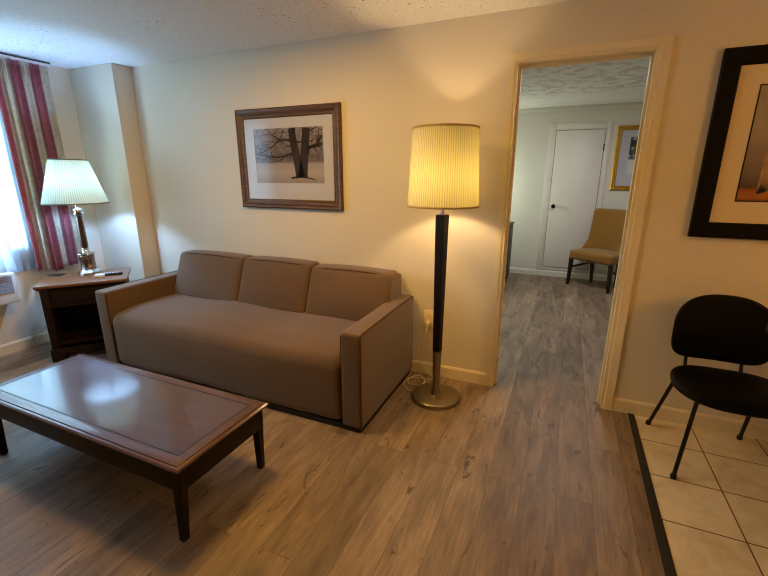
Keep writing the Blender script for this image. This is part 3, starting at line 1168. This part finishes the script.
p, pt, (cx, cz) = picture('framed_gold_picture', 'gold framed picture with white mount hanging over the mustard chair', .508, 1.10, 1.240, 2.037, YF,
                          [(0, 0), (0, .026), (.012, .034), (.030, .024), (.044, .030), (.056, .012), (.056, .002)], 'frame_gold', 'mat', (.672, .94, 1.44, 1.90), 'print_far')

# nail left in the wall above the doorway
bm = B()
t = bmesh.new()
lathe(t, [(0, 0), (.0025, 0), (.0025, .012), (.006, .012), (.006, .0145), (0, .0150)], 12)
bmesh.ops.transform(t, matrix=Matrix.Rotation(PI / 2, 4, 'X'), verts=t.verts)
merge(bm, t)
g = obj('nail', bm, 'trimw', loc=(-.045, .001, 2.168))
tag(g, 'small painted nail left in the wall above the doorway', 'nail')

# ------------------------------------------------------------------ curtain, sheers and track
tr = thing('curtain_track', 'white curtain track with a dark top edge along the ceiling over the window', 'curtain track', (-3.985, -1.4, 2.27))
bm = B()
box(bm, (-.012, -1.3, .0), (.012, 1.03, .022), .003)
box(bm, (-.091, .99, .004), (-.012, 1.02, .018), .002)
box(bm, (-.091, -.3, .004), (-.012, -.27, .018), .002)
obj('rail', bm, 'white', tr)
bm = B()
box(bm, (-.013, -1.3, .021), (.013, 1.031, .029), .002)
obj('top_edge', bm, 'slot', tr)


def pleated(name, mat, parent, y0, y1, z0, z1, xc, amp, folds, thick, seed, hem=None, gather=0.0, nu=170, nv=40, drape=None):
    bm = B()
    uvl = bm.loops.layers.uv.new('UVMap')
    rnd = random.Random(seed)
    ph = [rnd.uniform(0, 6.28) for _ in range(6)]
    grid = []
    for i in range(nu + 1):
        s = i / nu
        col = []
        for j in range(nv + 1):
            tt = j / nv                      # 0 top .. 1 bottom
            y = y0 + (y1 - y0) * s
            th = 2 * PI * folds * s
            env = .45 + .75 * tt
            xx = amp * env * (math.sin(th + .5 * math.sin(th * .37 + ph[0]) + .35 * math.sin(tt * 3 + ph[1])) + .35 * math.sin(2.3 * th + ph[2]) * (1 - .3 * tt))
            top = max(0, 1 - tt / .10)
            xx += amp * .55 * top * math.sin(th * 3.0 + ph[3])
            yy = y + amp * .35 * math.cos(th + ph[4]) * env
            z = z1 + (z0 - z1) * tt
            if hem and tt > .55:
                z += hem(s) * ((tt - .55) / .45) ** 2
            dx = drape(tt) if drape else 0
            col.append((bm.verts.new((xc + xx + dx, yy, z)), s, tt))
        grid.append(col)
    for i in range(nu):
        for j in range(nv):
            q = (grid[i][j], grid[i + 1][j], grid[i + 1][j + 1], grid[i][j + 1])
            f = bm.faces.new([a[0] for a in q])
            for lp, a in zip(f.loops, q):
                lp[uvl].uv = (a[1], a[2])
    bmesh.ops.solidify(bm, geom=list(bm.faces), thickness=thick)
    return obj(name, bm, mat, parent, sm=80)


cu = thing('curtain', 'rose and cream striped pleated curtain beside the window in the left corner', 'curtain', (0, 0, 0))


def hem(s):
    return -.035 * math.exp(-((s - .42) / .10) ** 2) + .03 * math.exp(-((s - .72) / .1) ** 2) * 0


pleated('fabric', 'curtain', cu, -.795, -.415, .650, 2.266, -3.970, .030, 6.0, .003, 4, hem)

sc = thing('sheer_curtain', 'white sheer curtain hanging straight beside the striped curtain', 'curtain', group=None)
pleated('fabric', 'sheer', sc, -.950, -.70, .655, 2.22, -4.052, .006, 5, .001, 8, nu=90, nv=16)
sc = thing('sheer_curtain', 'white sheer curtain draped over the top of the wall air conditioner', 'curtain', group=None)
pleated('fabric', 'sheer', sc, -2.4, -.970, .706, 2.25, -3.985, .010, 16, .001, 9, nu=170, nv=24, drape=lambda t: .135 * max(0, (t - .35) / .65) ** 1.2)

# wall air conditioner under the window
ac = thing('air_conditioner', 'white wall air conditioner with grey grille under the window', 'air conditioner', (XW, -1.48, .450))
bm = B()
box(bm, (0, -.515, 0), (.150, .515, .235), .008)
obj('casing', bm, 'white', ac)
bm = B()
box(bm, (.150, -.515, .0), (.176, .515, .235), .010, 3)
fp_ = obj('front_panel', bm, 'white', ac)
bm = B()
for k in range(9):
    z = .085 + k * .0150
    box(bm, (.174, -.49, z), (.182, .485, z + .0125), .002, 1)
obj('grille', bm, 'grille', fp_)

# ------------------------------------------------------------------ black chair at the right
bc = thing('black_chair', 'black padded chair on thin tube legs against the wall on the tiled floor', 'chair', (.82, -.33, 0))
O = Vector((.82, -.33, 0))


def soft_plate(outline, t0, t1, r, axis, fn=None, n=5):
    """pad: closed outline (2D, centred) pulled through thickness with a rounded rim"""
    bm = B()
    loops = []
    ks = [i / n * PI / 2 for i in range(n + 1)]
    h = (t1 - t0)
    st = [(1 - r * (1 - math.sin(a)), t0 + r * .0 + (1 - math.cos(a)) * min(r, h / 2)) for a in ks]
    rows = [(-r * (1 - math.sin(a)), t0 + rr * (1 - math.cos(a))) for a in ks for rr in (min(r, h / 2),)]
    rows += [(-r * (1 - math.cos(a)), t1 - min(r, h / 2) * (1 - math.sin(a))) for a in ks]
    for ins, tt in rows:
        L = []
        for (a, b) in outline:
            l = math.hypot(a, b)
            k = (l + ins) / l
            L.append((a * k, b * k, tt))
        loops.append(L)
    caps = []
    for s in (.75, .5, .25):
        caps.append(s)
    first, last = loops[0], loops[-1]
    loops = [[(a * s, b * s, tt) for a, b, tt in first] for s in (.25, .5, .75)] + loops + [[(a * s, b * s, tt + (1 - s) * h * .12) for a, b, tt in last] for s in (.75, .5, .25)]
    V = []
    for L in loops:
        row = []
        for a, b, tt in L:
            P = Vector((a, b, tt)) if axis == 'Z' else Vector((a, tt, b))
            if fn:
                P = Vector(fn(P))
            row.append(bm.verts.new(P))
        V.append(row)
    m = len(outline)
    for A, C in zip(V, V[1:]):
        for k in range(m):
            bm.faces.new((A[k], A[(k + 1) % m], C[(k + 1) % m], C[k]))
    bm.faces.new(V[0][::-1])
    bm.faces.new(V[-1])
    return bm


def superell(a, b, n, m=72, fn=None):
    pts = []
    for k in range(m):
        t = 2 * PI * k / m
        c, s = math.cos(t), math.sin(t)
        x = a * math.copysign(abs(c) ** (2 / n), c)
        y = b * math.copysign(abs(s) ** (2 / n), s)
        pts.append(fn(x, y) if fn else (x, y))
    return pts


seat_o = superell(.245, .200, 2.7, fn=lambda x, y: (x * (1 - .10 * (y / .200)), y))


def seat_warp(P):
    # slight saddle, front rolled down
    x, y, z = P
    z += -.02 * max(0, (-y - .09) / .11) ** 2 + .010 * (x / .245) ** 2
    return (x, y, z)


obj('seat', soft_plate(seat_o, .400, .450, .026, 'Z', seat_warp), 'blackfab', bc, sm=60, loc=(.005, -.028, 0))


def back_out(x, z):
    # taller in the middle, flat foot
    if z > 0:
        return (x * (1 - .10 * (z / .18)), z * 1.0)
    return (x, z)


back_o = []
m = 96
for k in range(m):
    t = 2 * PI * k / m
    c, s = math.cos(t), math.sin(t)
    n = 2.5 if s > 0 else 5.0
    x = .212 * math.copysign(abs(c) ** (2 / n), c)
    z = .176 * math.copysign(abs(s) ** (2 / n), s)
    back_o.append((x, z))


def back_warp(P):
    x, y, z = P
    y += -.9 * (x ** 2) * .9 + .10 * (z + .18) * .5
    return (x, y, z)


obj('backrest', soft_plate(back_o, -.020, .020, .016, 'Y', back_warp), 'blackfab', bc, sm=60, loc=(-.010, .195, .654))
for x in (-.135, .105):
    bm = B()
    tube(bm, spline([(x, -.02, .418), (x, .11, .415), (x, .165, .425), (x, .188, .47), (x, .212, .60)], 6), .0085, 10)
    obj('back_post', bm, 'blackmetal', bc)
for (x0, y0, x1, y1) in ((.586, -.089, .632, -.26), (1.030, -.051, .985, -.24), (.621, -.564, .660, -.520), (1.050, -.545, .985, -.505)):
    bm = B()
    a = Vector((x0, y0, 0)) - O
    b = Vector((x1, y1, .405)) - O
    ce = Vector((.0, .0, 0))
    inn = Vector((b.x * .4, b.y * .55, .416))
    P = [a, a.lerp(b, .5), a.lerp(b, .93), b + Vector(((inn.x - b.x) * .12, (inn.y - b.y) * .12, .008)), inn]
    tube(bm, [a, a.lerp(b, .3), a.lerp(b, .6)] + spline(P[2:], 8), .0095, 12)
    lg = obj('leg', bm, 'blackmetal', bc)
    bm = B()
    lathe(bm, [(0, 0), (.013, 0), (.014, .004), (.013, .020), (.010, .024)], 14, a.x, a.y)
    obj('foot_cap', bm, 'blackmetal', lg)

# corner of a dining table that reaches into the picture at the right
dt = thing('dining_table', 'brown table top whose rounded corner shows at the right edge before the black chair', 'table', (1.45, -.82, 0))
bm = B()
t = bmesh.new()
cxx, cyy, rr = .553, .50, .05
ol_ = []
for (sx, sy, a0) in ((1, 1, 0), (-1, 1, 90), (-1, -1, 180), (1, -1, 270)):
    for k in range(7):
        a = math.radians(a0 + k * 15)
        ol_.append((sx * (cxx - rr) + rr * math.cos(a), sy * (cyy - rr) + rr * math.sin(a)))
rows = [(.985, .730), (1, .737), (1, .763), (.985, .770)]
V = [[t.verts.new((x * k if 0 else x - math.copysign((1 - k) * .5, x), y - math.copysign((1 - k) * .5, y), z)) for x, y in ol_] for k, z in rows]
for A, C in zip(V, V[1:]):
    for k in range(len(ol_)):
        t.faces.new((A[k], A[(k + 1) % len(ol_)], C[(k + 1) % len(ol_)], C[k]))
t.faces.new(V[0][::-1])
t.faces.new(V[-1])
merge(bm, t)
obj('tabletop', bm, 'dining', dt, sm=40)
bm = B()
lathe(bm, [(0, 0), (.22, 0), (.225, .012), (.20, .022), (.05, .035), (.038, .08), (.038, .69), (.11, .730), (0, .7305)], 40)
obj('pedestal', bm, 'blackmetal', dt, loc=(.25, 0, 0))

# ------------------------------------------------------------------ mustard chair in the far room
fdir = Vector((-.80, -.60, 0))
side = Vector((.487, -.324, 0)).normalized()
FLc, FRc = Vector((.14, 3.265, 0)), Vector((.602, 2.958, 0))
ang = math.atan2(side.y, side.x)
w = (FRc - FLc).length
nb = Vector((-side.y, side.x, 0))
mid = (FLc + FRc) / 2 + nb * .21
mc = thing('mustard_chair', 'mustard upholstered side chair with dark legs by the closet door', 'chair', mid, ang)
h2 = w / 2
bm = B()
puff(bm, (-h2 - .016, -.25, .355), (h2 + .012, .22, .474), .03, (0, 0, .01, 0, 0, .018), 12)
obj('seat', bm, 'mustard', mc, sm=70)


def mback(P):
    x, y, z = P
    k = max(0, (z - .42) / .60)
    # flared foot that sweeps forward at the sides
    sw = max(0, 1 - (z - .42) / .22)
    y2 = y + .07 * k - .26 * (abs(x) / h2) ** 4 * sw ** 1.6 - .04 * (x / h2) ** 2
    return (x * (1 - .03 * k), y2, z)


bm = B()
puff(bm, (-h2 + .016, .10, .40), (h2 + .010, .18, 1.0), .028, (0, 0, .02, 0, 0, .006), 16, mback)
obj('backrest', bm, 'mustard', mc, sm=70)
bm = B()
for sx in (-1, 1):
    taper(bm, (sx * (h2 - .002), -.09, .36), (sx * (h2 - .002), -.09, .36 + .001), (.001, .001), (.001, .001)) if 0 else None
bm.free()
for sx in (-1, 1):
    bm = B()
    taper(bm, (sx * (h2 - .012), -.215, .375), (sx * h2, -.22, 0), (.024, .024), (.016, .016))
    obj('leg', bm, 'darkleg', mc)
    bm = B()
    taper(bm, (sx * (h2 - .10), .13, .41), (sx * (h2 - .11), .15, 0), (.022, .022), (.016, .016))
    obj('leg', bm, 'darkleg', mc)
    bm = B()
    box(bm, (sx * (h2 - .008) - .008, -.21, .235), (sx * (h2 - .008) + .008, .22, .262), .002)
    obj('stretcher', bm, 'darkleg', mc)

# dark cabinet just inside the far room, mostly behind the left jamb
dc = thing('dark_cabinet', 'dark cabinet whose edge shows behind the left side of the doorway', 'cabinet', (-1.03, 3.16, 0))
bm = B()
box(bm, (-.385, -.20, .05), (.385, .20, .77), .004)
obj('body', bm, 'cab', dc)
bm = B()
box(bm, (-.395, -.21, .77), (.395, .21, .80), .005)
obj('top', bm, 'cab', dc)
bm = B()
box(bm, (-.375, -.18, 0), (.375, .18, .05))
obj('plinth', bm, 'cab', dc, sm=0)
for s in (-1, 1):
    bm = B()
    box(bm, (s * .192 - .185, -.216, .07), (s * .192 + .185, -.20, .755), .003)
    dd = obj('door', bm, 'cab', dc)
    bm = B()
    tube(bm, [(s * .03, -.235, .40), (s * .03, -.235, .50)], .006, 8)
    obj('handle', bm, 'chrome', dd)


# ------------------------------------------------------------------ light
def lamp(name, kind, loc, col, watts, size=.1, rot=None, **kw):
    d = bpy.data.lights.new(name, kind)
    d.color = col
    d.energy = watts
    if kind == 'AREA':
        d.shape = 'DISK'
        d.size = size
    else:
        d.shadow_soft_size = size
    for k, v in kw.items():
        setattr(d, k, v)
    o = bpy.data.objects.new(name, d)
    COL.objects.link(o)
    o.location = loc
    if rot:
        o.rotation_euler = rot
    return o


lamp('floor_lamp_bulb', 'POINT', (FP.x, FP.y, 1.40), (1.0, .70, .36), 15.7, .035)
lamp('table_lamp_bulb', 'POINT', (LP.x, LP.y, NZ + .73), (.29, .53, 1.0), 37.5, .035)
lamp('dining_pendant', 'POINT', (2.2, -1.45, 1.62), (1.0, .48, .08), 33, .05)
lamp('room_ceiling_lamp', 'AREA', (-1.6, -1.2, 2.29), (1.0, .57, .12), 29.5, .4)
lamp('far_room_ceiling_lamp', 'AREA', (.2, 1.9, 2.28), (.98, .94, 1.0), 20.5, .35)
lamp('far_room_lamp', 'POINT', (-1.3, 3.2, 1.25), (.875, 1.0, .82), 25.7, .08)
pl = bpy.data.lights.new('window_portal', 'AREA')
pl.shape = 'RECTANGLE'
pl.size, pl.size_y = 1.35, 1.6
pl.cycles.is_portal = True
po = bpy.data.objects.new('window_portal', pl)
COL.objects.link(po)
po.location = (XW - .12, (WY0 + WY1) / 2, (WZ0 + WZ1) / 2)
po.rotation_euler = (0, -PI / 2, 0)

W = bpy.data.worlds.new('dusk_sky')
S.world = W
W.use_nodes = True
bg = W.node_tree.nodes['Background']
bg.inputs[0].default_value = (.56, .88, 1.0, 1)
bg.inputs[1].default_value = 14.6

# ------------------------------------------------------------------ camera
f_px, pitch, roll, yaw, ch, cd_ = 408.36, .2681, .0012, .4120, 1.4185, 2.6629
cam = bpy.data.cameras.new('camera')
cam.sensor_fit = 'HORIZONTAL'
cam.sensor_width = 36
cam.lens = f_px / 768 * 36
cam.clip_start = .02
co = bpy.data.objects.new('camera', cam)
COL.objects.link(co)
fw = Vector((-math.sin(yaw) * math.cos(pitch), math.cos(yaw) * math.cos(pitch), -math.sin(pitch)))
rt = Vector((math.cos(yaw), math.sin(yaw), 0))
up = rt.cross(fw)
r2 = rt * math.cos(roll) + up * math.sin(roll)
u2 = -rt * math.sin(roll) + up * math.cos(roll)
mw = Matrix((r2, u2, -fw)).transposed().to_4x4()
mw.translation = Vector((0, -cd_, ch))
co.matrix_world = mw
S.camera = co

S.view_settings.view_transform = 'Standard'
S.view_settings.look = 'None'
S.view_settings.gamma = 1
S.view_settings.use_curve_mapping = False
S.view_settings.exposure = 0.0
S.cycles.filter_width = 1.1
